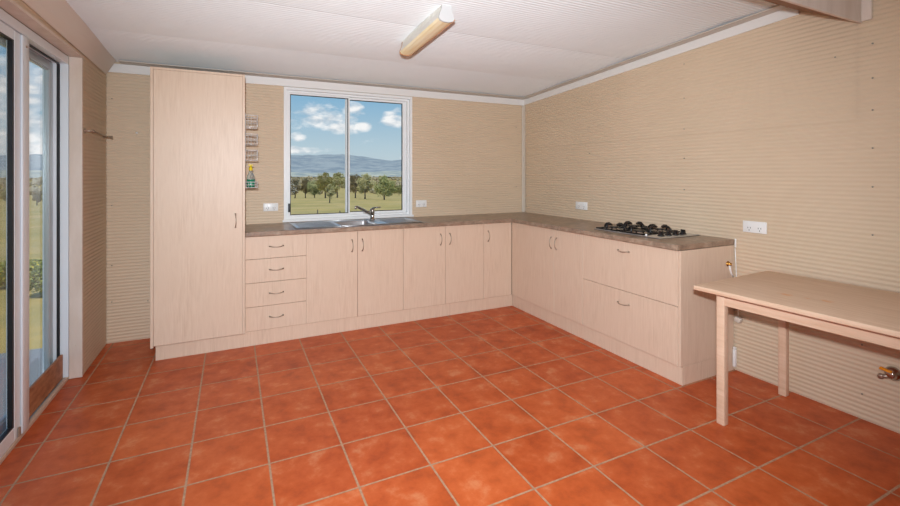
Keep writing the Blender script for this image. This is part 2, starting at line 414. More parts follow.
# ------------------------------------------------------------------ sliding door in the left wall
XD = XL-.066
m_ = MB()
m_.box(XD-.13, XD-.001, DY0+.02, DY1-.001, DZ1-.052, DZ1, .002)                # head
m_.box(XD-.045, XD-.001, DY1-.004, DY1+.018, .02, DZ1-.052, .001)              # white inner jamb
m_.box(XD-.13, XD-.060, DY1-.012, DY1+.018, .02, DZ1-.052, .001)               # outer jamb
m_.box(XD-.13, XD-.001, DY0+.02, DY0+.045, .02, DZ1-.052, .001)
door = struct(m_.build('door_1', M['alu']))
m_ = MB(); m_.box(XD-.059, XD-.046, DY1-.012, DY1+.018, .02, DZ1-.052); m_.box(XD-.050, XD-.040, DY0+.05, DY1-.03, DZ1-.062, DZ1-.0525); m_.box(XD-.09, XD-.08, DY0+.05, DY1-.03, DZ1-.062, DZ1-.0525); m_.build('gasket', M['gasket'], door)
m_ = MB(); m_.box(XD-.022, XD-.002, DY0+.02, DY1-.005, .000, .022, .002); m_.build('door_sill', M['sill'], door)
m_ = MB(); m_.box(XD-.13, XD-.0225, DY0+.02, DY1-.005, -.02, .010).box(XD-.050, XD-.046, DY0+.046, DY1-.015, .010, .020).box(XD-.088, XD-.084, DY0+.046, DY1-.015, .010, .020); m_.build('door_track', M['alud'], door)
# inner (sliding) panel, its closing stile near y 0.86
def door_panel(x0, x1, y0, y1, st0, st1, matn, name='door_panel', gk=.016):
    z0, z1 = .024, DZ1-.056
    q = MB(); q.box(x0, x1, y0, y0+st0, z0, z1, .003).box(x0, x1, y1-st1, y1, z0, z1, .003).box(x0, x1, y0+st0, y1-st1, z1-.05, z1, .002).box(x0, x1, y0+st0, y1-st1, z0, z0+.07, .002)
    p = q.build(name, matn, door)
    q = MB(); xm = (x0+x1)/2
    for (a, b_, c_, d_) in ((y0+st0, y0+st0+.012, z0+.07, z1-.05), (y1-st1-gk, y1-st1, z0+.07, z1-.05), (y0+st0+.012, y1-st1-gk, z1-.058, z1-.05), (y0+st0+.012, y1-st1-gk, z0+.07, z0+.078)):
        q.box(xm-.006, x1-(.002 if gk > .01 else .008), a, b_, c_, d_)
    q.build('gasket', M['gasket'] if gk > .01 else M['alud'], p)
    q = MB(); q.box(xm-.003, xm+.003, y0+st0, y1-st1, z0+.07, z1-.05); q.build('door_pane', M['glass'], p)
    return p
pA = door_panel(XD-.038, XD-.006, DY0+.05, .842, .06, .150, M['alu'])
q = MB(); q.box(XD-.0058, XD+.004, .758, .840, .026, DZ1-.06, .002, 2); q.build('door_stile', M['alu'], pA)
q = MB(); q.lathe((XD+.003, .80, 2.01), [(.007, 0), (.005, .006)], 10, 'X'); q.box(XD-.004, XD+.004, .72, .735, .03, .075); q.build('door_bolt', M['nickel'], pA)
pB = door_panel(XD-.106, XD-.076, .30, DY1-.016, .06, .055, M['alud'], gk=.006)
q = MB(); q.box(XD-.040, XD-.026, .868, DY1-.016, .024, .178, .002)
tag(rebase(q.build('timber_board', M['board']), (XD-.033, 1.17, .024)), 'brown stained timber board standing in the sliding door track', 'board')

# ------------------------------------------------------------------ cabinets
FY, FX = 1.562, 2.406        # faces of the doors, back run / right run
PZ = .120                    # kickboard height
CT = .861                    # underside of worktop
def bow_handle(mb, c, axis, out, L=.100):
    """slim bow handle with flattened feet; out = outward unit vector"""
    c = Vector(c); out = Vector(out); ax = Vector({'Z': (0,0,1), 'X': (1,0,0), 'Y': (0,1,0)}[axis])
    side = ax.cross(out)
    if axis != 'Z' and side.z > 0: side = -side
    pts, rs = [], []
    for i in range(13):
        u = -1+2*i/12
        d = .004+.022*(1-abs(u)**2.4)
        pts.append(c+ax*(u*L/2)+out*d+side*(.0045*math.cos(u*PI/2)*(1 if axis != 'Z' else .8)))
        rs.append(.0042-.0014*(1-abs(u)))
    mb.tube(pts, rs, 8)
    for u in (-1, 1): mb.tube([c+ax*(u*L/2), c+ax*(u*L/2)+out*.006], .0062, 8)
    return mb
def front_y(name, x0, x1, z0, z1, parent, y=FY, g=.0016, th=.017, mt='lam', gr=None, gl=None):   # door or drawer front facing -Y
    m_ = MB(); m_.box(x0+(g if gl is None else gl), x1-(g if gr is None else gr), y, y+th, z0+g, z1-g, .0008); return m_.build(name, M[mt], parent)
def front_x(name, y0, y1, z0, z1, parent, x=FX, g=.0016, th=.017, mt='lam'):
    m_ = MB(); m_.box(x, x+th, y0+g, y1-g, z0+g, z1-g, .0012); return m_.build(name, M[mt], parent)
def handle_y(parent, x, z, axis, y=FY): q = MB(); bow_handle(q, (x, y, z), axis, (0,-1,0)); q.build('handle', M['nickel'], parent)
def handle_x(parent, y, z, axis, x=FX): q = MB(); bow_handle(q, (x, y, z), axis, (-1,0,0)); q.build('handle', M['nickel'], parent)
YK = YB-.012
def carcass_y(parent, x0, x1, z0=PZ+.001, z1=CT-.001, y0=FY+.018, y1=YK, rail=True):
    q = MB(); s = .016
    q.box(x0, x0+s, y0, y1, z0, z1).box(x1-s, x1, y0, y1, z0, z1).box(x0+s, x1-s, y0, y1, z0, z0+s).box(x0+s, x1-s, y1-.004, y1, z0+s, z1)
    if rail: q.box(x0+s, x1-s, y0, y0+.08, z1-s, z1)
    q.build('carcass', M['carcass'], parent)
# tall cupboard
TX0, TX1, TY, TZ = -.680, -.068, 1.525, 2.113
tc = thing('tall_cupboard', 'tall beech-laminate pantry cupboard reaching the ceiling cornice, left of the bench', 'cupboard', ((TX0+TX1)/2, (TY+YK)/2, PZ))
for x in (TX0, TX1-.018):
    q = MB(); q.box(x, x+.018, TY, YK, PZ+.001 if x > -.3 else PZ-.010, TZ, .0012); q.build('side_panel', M['lam'], tc)
q = MB(); q.box(TX0+.0185, TX1-.0185, TY+.002, YK, TZ-.017, TZ, .001); q.build('top_panel', M['lam'], tc)
q = MB(); q.box(TX0+.0185, TX1-.0185, TY+.03, YK, PZ+.002, PZ+.018).box(TX0+.0185, TX1-.0185, YK-.008, YK, PZ+.018, TZ-.0175)
for z in (.55, .95, 1.35, 1.75): q.box(TX0+.0185, TX1-.0185, TY+.03, YK-.009, z, z+.016)
q.build('shelf_unit', M['carcass'], tc)
d = front_y('door', TX0+.0185, TX1-.0185, PZ+.002, TZ-.0175, tc, TY+.001, .0010, gr=.0003)
handle_y(d, -.134, .995, 'Z', TY+.001)
# drawer unit
X0, X1, X2, X3, X4, X5, X6 = -.067, .391, .816, 1.234, 1.656, 2.076, 2.404
du = thing('drawer_unit', 'pale laminate unit of four stacked drawers beside the tall cupboard', 'drawer unit', ((X0+X1)/2, 1.85, PZ), 'kitchen base units')
carcass_y(du, X0+.001, X1-.0005)
zs = [PZ, .308, .495, .681, CT]
for k in range(4):
    d = front_y('drawer', X0, X1, zs[k], zs[k+1], du, gr=.0004)
    handle_y(d, .161, (zs[k]+zs[k+1])/2+.004, 'X')
def base_unit(x0, xm, x1, label, hx):
    u = thing('base_cupboard', label, 'cupboard', ((x0+x1)/2, 1.85, PZ), 'kitchen base units')
    carcass_y(u, x0+.0005, x1-.0005, rail=x0 > 1)
    for a, b_, h_ in ((x0, xm, hx[0]), (xm, x1, hx[1])):
        d = front_y('door', a, b_, PZ, CT, u, gl=.0004 if abs(a-X1) < .001 else None); handle_y(d, h_, .735, 'Z')
base_unit(X1, X2, X3, 'double-door laminate cupboard directly beneath the kitchen sink', (.768, .858))
base_unit(X3, X4, X5, 'double-door laminate cupboard between sink cupboard and corner cupboard', (1.606, 1.702))
u = thing('base_cupboard', 'narrow single-door laminate cupboard in the inner corner under the back bench', 'cupboard', ((X5+X6)/2, 1.85, PZ), 'kitchen base units')
carcass_y(u, X5+.0005, X6+.02); d = front_y('door', X5, X6, PZ, CT, u); handle_y(d, 2.125, .735, 'Z')
# right run
YE = -.332
def carcass_x(parent, y0, y1, x0=FX+.018, x1=XR-.012, z0=PZ+.001, z1=CT-.001, cl='carcass', end=False):
    q = MB(); s = .016
    q.box(x0, x1, y0, y0+s, z0, z1).box(x0, x1, y1-s, y1, z0, z1).box(x0, x1, y0+s, y1-s, z0, z0+s).box(x1-.004, x1, y0+s, y1-s, z0+s, z1).box(x0, x0+.08, y0+s, y1-s, z1-s, z1)
    q.build('carcass', M[cl], parent)
u = thing('base_cupboard', 'double-door laminate cupboard along the right wall, between corner and pot drawers', 'cupboard', (2.69, 1.0, PZ), 'kitchen base units')
carcass_x(u, .546, 1.52)
for a, b_, h_ in ((.546, .902, .866), (.902, 1.560, .937)):
    d = front_x('door', a, b_, PZ, CT, u); handle_x(d, h_, .737, 'Z')
u = thing('pot_drawer_unit', 'wide laminate unit of two deep pot drawers beneath the cooktop', 'drawer unit', (2.69, .1, PZ), 'kitchen base units')
carcass_x(u, YE+.019, .545)
q = MB(); q.box(FX+.001, XR-.014, YE, YE+.018, PZ+.001, CT-.001, .0012); q.build('end_panel', M['lam'], u)
for a, b_ in ((PZ, .500), (.500, CT)):
    d = front_x('drawer', YE+.019, .546, a, b_, u)
    handle_x(d, .125, .790 if a > .3 else .408, 'Y')
# kickboards
q = MB(); q.box(-.655, 2.4235, 1.580, 1.596, .0005, PZ-.005, .001)
q.box(-.655, -.639, 1.596, YK, .0005, PZ-.012)
tag(rebase(q.build('kickboard', M['lam']), (.9, 1.588, 0)), 'long pale laminate kickboard under the back bench and tall cupboard', 'kickboard')
q = MB(); q.box(2.424, 2.440, YE+.002, 1.5795, .0005, PZ-.005, .001).box(2.4405, XR-.012, YE+.002, YE+.018, .0005, PZ-.001, .001)
tag(rebase(q.build('kickboard', M['lam']), (2.43, .6, 0)), 'pale laminate kickboard under the right bench, turning round its open end', 'kickboard')

# worktop (L shaped, hole for sink bowl)
BX0, BX1, BY0, BY1 = .690, 1.020, 1.620, 1.985
xs = [-.0665, BX0, BX1, 2.372, XR-.005]; ys = [YE-.002, 1.518, BY0, BY1, YB-.005]
q = MB(); q.cells(xs, ys, .863, .900, lambda i, j: (i < 3 and j == 0) or (i == 1 and j == 2))
wt = q.build('worktop', M['top']); bpy.context.view_layer.update()
bv = wt.modifiers.new('round', 'BEVEL'); bv.width = .006; bv.segments = 3; bv.limit_method = 'ANGLE'
tag(rebase(wt, (2.0, 1.8, .863)), 'L-shaped brown marbled laminate worktop along the back and right walls', 'worktop')

# ------------------------------------------------------------------ sink and tap
sk = thing('kitchen_sink', 'stainless steel sink with two drainers set in the worktop below the window', 'sink', (.87, 1.83, .900))
SX0, SX1, SY0, SY1 = .315, 1.430, 1.585, 2.055
q = MB(); q.cells([SX0, BX0+.004, BX1-.004, SX1], [SY0, BY0+.004, BY1-.004, SY1], .9004, .9030, lambda i, j: i == 1 and j == 1)
# raised rolled rim
q.tube([(SX0, SY0, .904), (SX1, SY0, .904)], .004, 6).tube([(SX0, SY1, .904), (SX1, SY1, .904)], .004, 6).tube([(SX0, SY0, .904), (SX0, SY1, .904)], .004, 6).tube([(SX1, SY0, .904), (SX1, SY1, .904)], .004, 6)
q.build('sink_rim', M['steel'], sk)
for a, b_ in ((SX0+.035, BX0-.03), (BX1+.10, SX1-.035)):
    q = MB()
    for k in range(8):
        yy = SY0+.05+k*.048; q.box(a, b_, yy-.004, yy+.004, .9032, .9055, .001)
    q.build('drainer', M['steel'], sk, 'ribbed drainer')
q = MB(); x0, x1, y0, y1, zb, zt = BX0+.006, BX1-.006, BY0+.006, BY1-.006, .755, .9000
b = bmesh.new(); rings = []
for z, ins in ((zt, 0), (zt-.01, .003), (zb+.02, .012), (zb+.005, .022), (zb, .04)):
    r = []; rad = .045
    for (cx_, cy_, a0) in ((x1-rad, y1-rad, 0), (x0+rad, y1-rad, 90), (x0+rad, y0+rad, 180), (x1-rad, y0+rad, 270)):
        for k in range(5):
            a = math.radians(a0+k*22.5); sx, sy = (1 if cx_ > (x0+x1)/2 else -1), (1 if cy_ > (y0+y1)/2 else -1)
            r.append(b.verts.new((cx_+rad*math.cos(a)-sx*ins, cy_+rad*math.sin(a)-sy*ins, z)))
    rings.append(r)
for a, c_ in zip(rings, rings[1:]):
    n = len(a)
    for k in range(n): b.faces.new((a[k], c_[k], c_[(k+1) % n], a[(k+1) % n]))
b.faces.new(rings[-1]); q._merge(b, True); q.build('sink_bowl', M['steel'], sk)
q = MB(); q.lathe(((x0+x1)/2, (y0+y1)/2, zb+.0005), [(.030, 0), (.030, .003), (.012, .004), (.010, .012)], 16); q.build('plug', M['gasket'], sk)
tp = thing('mixer_tap', 'chrome lever mixer tap rising behind the sink bowl', 'tap', (1.075, 2.005, .9035))
q = MB(); q.lathe((1.075, 2.005, .904), [(.027, 0), (.027, .006), (.021, .012), (.020, .062), (.022, .066), (.022, .100), (.016, .108), (.004, .110)], 18); q.build('tap_body', M['chrome'], tp)
q = MB(); q.tube([(1.070, 1.995, .955), (1.03, 1.96, .975), (.95, 1.89, 1.015), (.885, 1.835, 1.045), (.870, 1.822, 1.047), (.860, 1.812, 1.030)], [.014, .013, .012, .011, .011, .010], 12); q.build('spout', M['chrome'], tp)
q = MB(); q.tube([(1.075, 2.005, 1.011), (1.10, 1.985, 1.022), (1.150, 1.965, 1.026)], [.010, .008, .006], 10); q.build('lever', M['chrome'], tp)

# ------------------------------------------------------------------ cooktop
ck = thing('gas_cooktop', 'stainless gas cooktop with black trivets on the right worktop', 'cooktop', (2.70, .2, .900))
CX0, CX1, CY0, CY1 = 2.495, 2.925, -.105, .515
q = MB(); q.box(CX0, CX1, CY0, CY1, .9004, .9075, .003, 2); q.build('hob_plate', M['steel'], ck)
for (bx_, by_, r) in ((2.60, .40, .038), (2.82, .40, .048), (2.60, .15, .048), (2.82, .15, .034)):
    q = MB(); q.lathe((bx_, by_, .9076), [(r+.022, 0), (r+.018, .004), (r, .006), (r, .012)], 20)
    bn = q.build('burner', M['chrome'], ck); q = MB(); q.lathe((bx_, by_, .9202), [(r, 0), (r, .006), (r*.85, .009)], 20); q.build('burner_cap', M['iron'], bn)
for y0, y1 in ((.285, .505), (.045, .265)):
    q = MB(); x0, x1 = CX0+.018, CX1-.018; xm, ym = (x0+x1)/2, (y0+y1)/2; zr0, zr1 = .9085, .9165
    q.box(x0, x1, y0, y0+.009, zr0, zr1).box(x0, x1, y1-.009, y1, zr0, zr1).box(x0, x0+.009, y0, y1, zr0, zr1).box(x1-.009, x1, y0, y1, zr0, zr1).box(xm-.0045, xm+.0045, y0, y1, zr0, zr1)
    for bx_ in (2.60, 2.82):
        for k in range(4):
            a = k*PI/2; dx, dy = math.cos(a), math.sin(a); e_ = .100
            ex, ey = bx_+dx*e_, ym+dy*e_
            ex = min(max(ex, x0+.005), x1-.005); ey = min(max(ey, y0+.005), y1-.005)
            q.tube([(ex, ey, zr0+.002), (ex, ey, .930), (bx_+dx*.080, ym+dy*.080, .946), (bx_+dx*.052, ym+dy*.052, .949), (bx_+dx*.026, ym+dy*.026, .943)], [.007, .008, .0095, .0095, .006], 6)
    q.build('trivet', M['iron'], ck)
for k in range(4):
    kx = 2.600+.078*k; q = MB(); q.lathe((kx, -.035, .9076), [(.024, 0), (.024, .004), (.019, .008), (.017, .026), (.013, .029)], 18)
    q.box(kx-.004, kx+.004, -.052, -.018, .930, .941, .001); q.build('knob', M['knob'], ck)
q = MB(); q.lathe((2.515, .02, .9076), [(.007, 0), (.007, .010), (.004, .013)], 10); q.build('ignition_button', M['plastic'], ck)

# ------------------------------------------------------------------ table
tx0, tx1, ty0, ty1, tz = 2.124, 2.897, -1.716, -.616, .740
tb = thing('side_table', 'limewashed pine table with square legs standing against the right wall', 'table', (tx0, ty1, 0))
q = MB(); q.box(tx0, tx1, ty0, ty1, tz-.026, tz, .006, 3); q.build('tabletop', M['pinetop'], tb)
for c_ in ((2.206, 2.226, ty0+.102, -.7385), (2.862, 2.882, ty0+.102, -.7385), (2.2435, 2.8515, -.722, -.702), (2.2435, 2.8515, ty0+.070, ty0+.090)):
    q = MB(); q.box(c_[0], c_[1], c_[2], c_[3], .645, tz-.0265, .001); q.build('apron', M['pine'], tb)
for lx in (2.203, 2.852):
    for ly in (-.738, ty0+.057):
        q = MB(); q.box(lx, lx+.040, ly, ly+.042, 0.0005, tz-.0265, .003, 2); q.build('leg', M['pine'], tb)
tb.rotation_euler.z = math.radians(3.0)

# ------------------------------------------------------------------ power outlets
def outlet_x(y0, y1, zc, label):   # on right wall
    t_ = thing('power_outlet', label, 'power outlet', (XR-.004, (y0+y1)/2, zc), 'wall power outlets')
    q = MB(); q.box(XR-.014, XR-.0045, y0, y1, zc-.038, zc+.038, .002, 2); q.build('faceplate', M['plastic'], t_)
    for c_ in (y0+(y1-y0)*.28, y0+(y1-y0)*.72):
        q = MB(); q.box(XR-.018, XR-.0145, c_-.006, c_+.006, zc+.010, zc+.026, .001); q.build('switch', M['plastic'], t_)
        q = MB()
        for dy, dz in ((-.008, -.006), (.008, -.006), (0, -.022)): q.box(XR-.0150, XR-.0141, c_+dy-.0015, c_+dy+.0015, zc+dz-.005, zc+dz+.005)
        q.build('socket', M['slot'], t_)
def outlet_y(x0, x1, zc, label, n=2):
    t_ = thing('power_outlet', label, 'power outlet', ((x0+x1)/2, YB-.004, zc), 'wall power outlets')
    q = MB(); q.box(x0, x1, YB-.016, YB-.0065, zc-.036, zc+.036, .002, 2); q.build('faceplate', M['plastic'], t_)
    for c_ in (x0+(x1-x0)*.28, x0+(x1-x0)*.72):
        q = MB(); q.box(c_-.006, c_+.006, YB-.020, YB-.0165, zc+.008, zc+.024, .001); q.build('switch', M['plastic'], t_)
        q = MB()
        for dx, dz in ((-.008, -.008), (.008, -.008), (0, -.024)): q.box(c_+dx-.0015, c_+dx+.0015, YB-.0170, YB-.0161, zc+dz-.005, zc+dz+.005)
        q.build('socket', M['slot'], t_)
outlet_y(.096, .222, 1.048, 'white double power outlet on back wall between tall cupboard and window')
outlet_y(1.580, 1.700, 1.037, 'white double power outlet on back wall just right of the window')
outlet_x(1.075, 1.235, 1.036, 'white double power outlet on right wall between corner and cooktop')
outlet_x(-.540, -.392, .998, 'white double power outlet on right wall past the bench end, above the table')

# ------------------------------------------------------------------ towel rail on left wall
tr = thing('towel_rail', 'thin metal towel rail on the left wall beside the sliding door', 'towel rail', (XL, 1.76, 1.64))
q = MB(); q.tube([(-1.008, 1.50, 1.643), (-1.008, 2.095, 1.628)], .0055, 8); q.build('rail', M['nickel'], tr)
for y in (1.535, 2.04):
    q = MB(); q.lathe((XL+.0035, y, 1.640), [(.017, 0), (.017, .004), (.007, .008), (.006, .042), (.009, .046), (.009, .052)], 12, 'X'); q.build('bracket', M['nickel'], tr)

# ------------------------------------------------------------------ wire rack and detergent bottle on the side of the tall cupboard
RY0, RY1, RX0, RX1 = 1.66, 1.84, -.064, .028
wr = thing('wire_rack', 'chrome four-tier wire rack hung on the right side of the tall cupboard', 'rack', (RX0, 1.75, 1.2))
q = MB()
for y in (RY0+.03, RY1-.03): q.tube([(RX0+.001, y, 1.22), (RX0+.001, y, 1.84)], .0025, 6)
q.build('rack_frame', M['wire'], wr)
for zb, h_ in ((1.730, .090), (1.590, .080), (1.460, .080), (1.240, .045)):
    q = MB(); x0, x1 = RX0+.004, RX1
    for z in (zb, zb+h_*.5, zb+h_):
        q.tube([(x0, RY0, z), (x1, RY0, z), (x1, RY1, z), (x0, RY1, z), (x0, RY0, z)], .0026 if z < zb+h_ else .0036, 6)
    for k in range(4):
        y = RY0+.012+(RY1-RY0-.024)*k/3; q.tube([(x0, y, zb+h_), (x0, y, zb), (x1, y, zb), (x1, y, zb+h_)], .0014, 5)
    for k in range(3):
        x = x0+.02+.024*k; q.tube([(x, RY0, zb+h_), (x, RY0, zb), (x, RY1, zb), (x, RY1, zb+h_)], .0014, 5)
    q.build('basket', M['wire'], wr)
bo = thing('detergent_bottle', 'clear dish detergent bottle with yellow cap and green liquid in the lowest rack basket', 'bottle', (-.022, 1.70, 1.2435))
q = MB(); q.lathe((-.022, 1.70, 1.2435), [(.026, 0), (.030, .006), (.030, .080), (.024, .098), (.017, .112), (.012, .126), (.011, .134)], 18); q.build('bottle_body', M['bottle'], bo)
q = MB(); q.lathe((-.022, 1.70, 1.2440), [(.0285, 0), (.0312, .008), (.0312, .060), (.0285, .062)], 18); q.build('liquid_label', M['green'], bo, 'green lower band')
q = MB(); q.lathe((-.022, 1.70, 1.3780), [(.014, 0), (.014, .022), (.008, .026), (.006, .042)], 14); q.box(-.040, -.006, 1.692, 1.708, 1.417, 1.427, .002); q.build('bottle_cap', M['yellow'], bo, 'yellow cap')

# ------------------------------------------------------------------ ceiling light (batten with yellowed diffuser)
LX, LY0, LY1 = .985, .140, .830
lt = thing('fluorescent_light', 'ceiling batten light with yellowed wraparound diffuser and white end caps', 'ceiling light', (LX, (LY0+LY1)/2, 2.32))
def lprof(y, s=1., cut=(0, 99)):
    c0 = ceil_z(y)-.006
    P_ = [(-.030, 0), (-.032, -.030), (-.044, -.062), (-.050, -.084), (-.042, -.098), (-.018, -.106), (.018, -.106), (.042, -.098), (.050, -.084), (.044, -.062), (.032, -.030), (.030, 0)]
    return [(LX+a*s, y, c0+b_*s if b_ else c0) for a, b_ in P_[cut[0]:cut[1]]]
def loft(sec0, sec1, closed=True, smooth=True):
    q = MB(); b = bmesh.new(); a = [b.verts.new(p) for p in sec0]; c_ = [b.verts.new(p) for p in sec1]; n = len(a)
    for k in range(n if closed else n-1): b.faces.new((a[k], a[(k+1) % n], c_[(k+1) % n], c_[k]))
    if closed: b.faces.new(a[::-1]); b.faces.new(c_)
    bmesh.ops.recalc_face_normals(b, faces=b.faces[:]); q._merge(b, False); return q
def diffuser_shell():
    secs = [lprof(LY0+.014, .97), lprof(LY1-.014, .97)]
    return loft(*secs)
dq = diffuser_shell(); d_ = dq.build('diffuser', [M['diffside'], M['diff']], lt, 'yellowed acrylic diffuser')
for f in d_.data.polygons:
    if f.center.z + lt.location.z < ceil_z(f.center.y+lt.location.y)-.088: f.material_index = 1
q = loft(lprof(LY0), lprof(LY0+.0135)); q.build('end_cap', M['diffend'], lt, 'white end cap')
q = loft(lprof(LY1-.0135), lprof(LY1)); q.build('end_cap', M['brownlip'], lt, 'browned far end cap')
q = MB(); q.tube([(LX+.051, LY0, ceil_z(LY0)-.094), (LX+.051, LY1, ceil_z(LY1)-.094)], .005, 6); q.build('edge_strip', M['brownlip'], lt, 'browned edge strip')

# ------------------------------------------------------------------ gas bayonet, hose fitting, cable
gv = thing('gas_bayonet', 'chrome and brass gas outlet with orange tag low on the right wall', 'gas outlet', (XR-.004, -1.135, .305))
q = MB(); q.lathe((XR-.0045, -1.150, .305), [(.036, 0), (.036, -.006), (.028, -.016), (.020, -.020), (.020, -.040), (.012, -.044)], 20, 'X'); q.build('valve_body', M['chrome'], gv)
q = MB(); q.tube([(XR-.034, -1.150, .300), (XR-.040, -1.128, .290), (XR-.046, -1.118, .286)], [.012, .011, .010], 12); q.lathe((XR-.052, -1.114, .285), [(.004, -.002), (.013, 0), (.015, .010), (.012, .018)], 14, 'X'); q.build('nozzle', M['nickel'], gv)
q = MB(); q.box(XR-.062, XR-.044, -1.160, -1.112, .322, .334, .003, 2, rot=Matrix.Rotation(.18, 3, 'X')); q.build('tag', M['orange'], gv, 'orange tag')
hf = thing('gas_hose_fitting', 'small brass hose fitting high on the end panel of the right bench', 'fitting', (2.87, YE, .73))
q = MB(); q.lathe((2.885, YE-.0005, .738), [(.018, 0), (.018, -.004), (.010, -.006), (.010, -.022), (.005, -.024)], 14, 'Y'); q.build('nut', M['brass'], hf)
q = MB(); q.tube([(2.885, YE-.012, .728), (2.893, YE-.012, .70), (2.905, YE-.012, .672), (2.925, YE-.012, .650)], .006, 8); q.build('hose', M['plastic'], hf, 'white hose')
cb = thing('power_lead', 'white cord with grey plug hanging beside the bench end under the table', 'cord', (2.945, -.40, .45))
q = MB(); q.tube([(2.950, -.342, .84), (2.945, -.350, .74), (2.945, -.355, .62), (2.945, -.358, .52), (2.940, -.366, .44), (2.936, -.372, .39)], .003, 8); q.build('cable', M['plastic'], cb)
q = MB(); q.box(2.915, 2.953, -.394, -.354, .345, .380, .006, 2, rot=Matrix.Rotation(.35, 3, 'X')); q.build('plug', M['cream'], cb)
pc_ = MB(); pc_.box(2.932, 2.956, -.352, -.334, .030, .150, .004, 2).box(2.934, 2.954, -.351, -.335, .152, .165, .003)
tag(rebase(pc_.build('conduit_block', M['plastic']), (2.944, -.343, .03)), 'short white conduit at floor level where the bench end meets the wall', 'conduit')
sc_ = MB(); sc_.box(2.951, 2.9595, -.346, -.337, .845, .905, .002, 2)
tag(rebase(sc_.build('sealant_strip', M['plastic']), (2.952, -.345, .8)), 'white filler strip at the worktop end against the right wall', 'sealant')

# ------------------------------------------------------------------ outdoors
def terrain_z(x, y):
    r = math.hypot(x, y)
    z = -1.0-.043*min(r, 520)
    if r > 520: z -= 3.0*min((r-520)/400, 1.)
    if r > 900:
        z += .0035*(min(r, 3200)-900)
    if r > 150: z += .9*noise.noise(Vector((x*.006, y*.006, 0)))*min((r-150)/200, 1)
    return z
b = bmesh.new(); rad = [3, 4, 6, 9, 14, 20, 30, 45, 65, 90, 120, 160, 210, 280, 370, 480, 600, 760, 950, 1200, 1600, 2100, 2700, 3300]; NA = 144
rings = []
for r in rad:
    rings.append([b.verts.new((r*math.cos(2*PI*k/NA), r*math.sin(2*PI*k/NA), terrain_z(r*math.cos(2*PI*k/NA), r*math.sin(2*PI*k/NA)))) for k in range(NA)])
for a, c_ in zip(rings, rings[1:]):
    for k in range(NA): b.faces.new((a[k], a[(k+1) % NA], c_[(k+1) % NA], c_[k]))
b.faces.new(rings[0])
q = MB(); q._merge(b, True); struct(q.build('ground', M['grass']), 'dry green pasture falling away from the house')
# hills: a ring of ridges facing the window and the door
def ridge(name, R0, base, hfun, mt, a0, a1, depth, label, n=260):
    b = bmesh.new(); prof = []
    for i in range(n+1):
        a = a0+(a1-a0)*i/n; col = []
        H = hfun(math.degrees(a))
        for j in range(9):
            t_ = j/8; r = R0+depth*t_
            hh = base+(H-base)*math.sin(t_*PI/2)**1.2
            if 0 < j < 8: hh += (H-base)*.10*noise.noise(Vector((a*40, t_*3, 1.3)))
            col.append(b.verts.new((r*math.sin(a), r*math.cos(a), hh)))
        col.append(b.verts.new(((R0+depth*1.5)*math.sin(a), (R0+depth*1.5)*math.cos(a), base)))
        prof.append(col)
    for p_, q_ in zip(prof, prof[1:]):
        for j in range(9): b.faces.new((p_[j], q_[j], q_[j+1], p_[j+1]))
    q = MB(); q._merge(b, True); struct(q.build(name, mt), label)
def lerp(tab, x):
    if x <= tab[0][0]: return tab[0][1]
    for (a, u_), (b_, v_) in zip(tab, tab[1:]):
        if x <= b_: t_ = (x-a)/(b_-a); t_ = t_*t_*(3-2*t_); return u_+(v_-u_)*t_
    return tab[-1][1]
# skyline heights as elevation (tangent) by compass bearing in degrees from +Y towards +X
sky_tab = [(-60, .030), (-30, .020), (-22, .026), (-14, .034), (-5, .036), (1, .0395), (5.0, .0400), (9.2, .0400), (10.4, .0425), (12.0, .0428), (13.4, .0395), (15, .0365), (17, .0315), (18.6, .0280), (20.0, .0305), (23, .0315), (30, .033), (60, .03)]
HD = 7000
ridge('hills', 4300, -8, lambda d: HD*lerp(sky_tab, d)+1.35+14*noise.noise(Vector((d*.9, 0, 0))), M['hill'], math.radians(-75), math.radians(70), HD-4300, 'haze-blue wooded mountain range along the horizon')
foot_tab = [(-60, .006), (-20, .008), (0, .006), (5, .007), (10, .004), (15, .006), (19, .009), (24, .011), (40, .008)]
ridge('foothills', 2600, -12, lambda d: 3600*lerp(foot_tab, d)-6+9*noise.noise(Vector((d*1.7, 5, 0))), M['foot'], math.radians(-75), math.radians(70), 1000, 'pale dry foothills in front of the mountains')

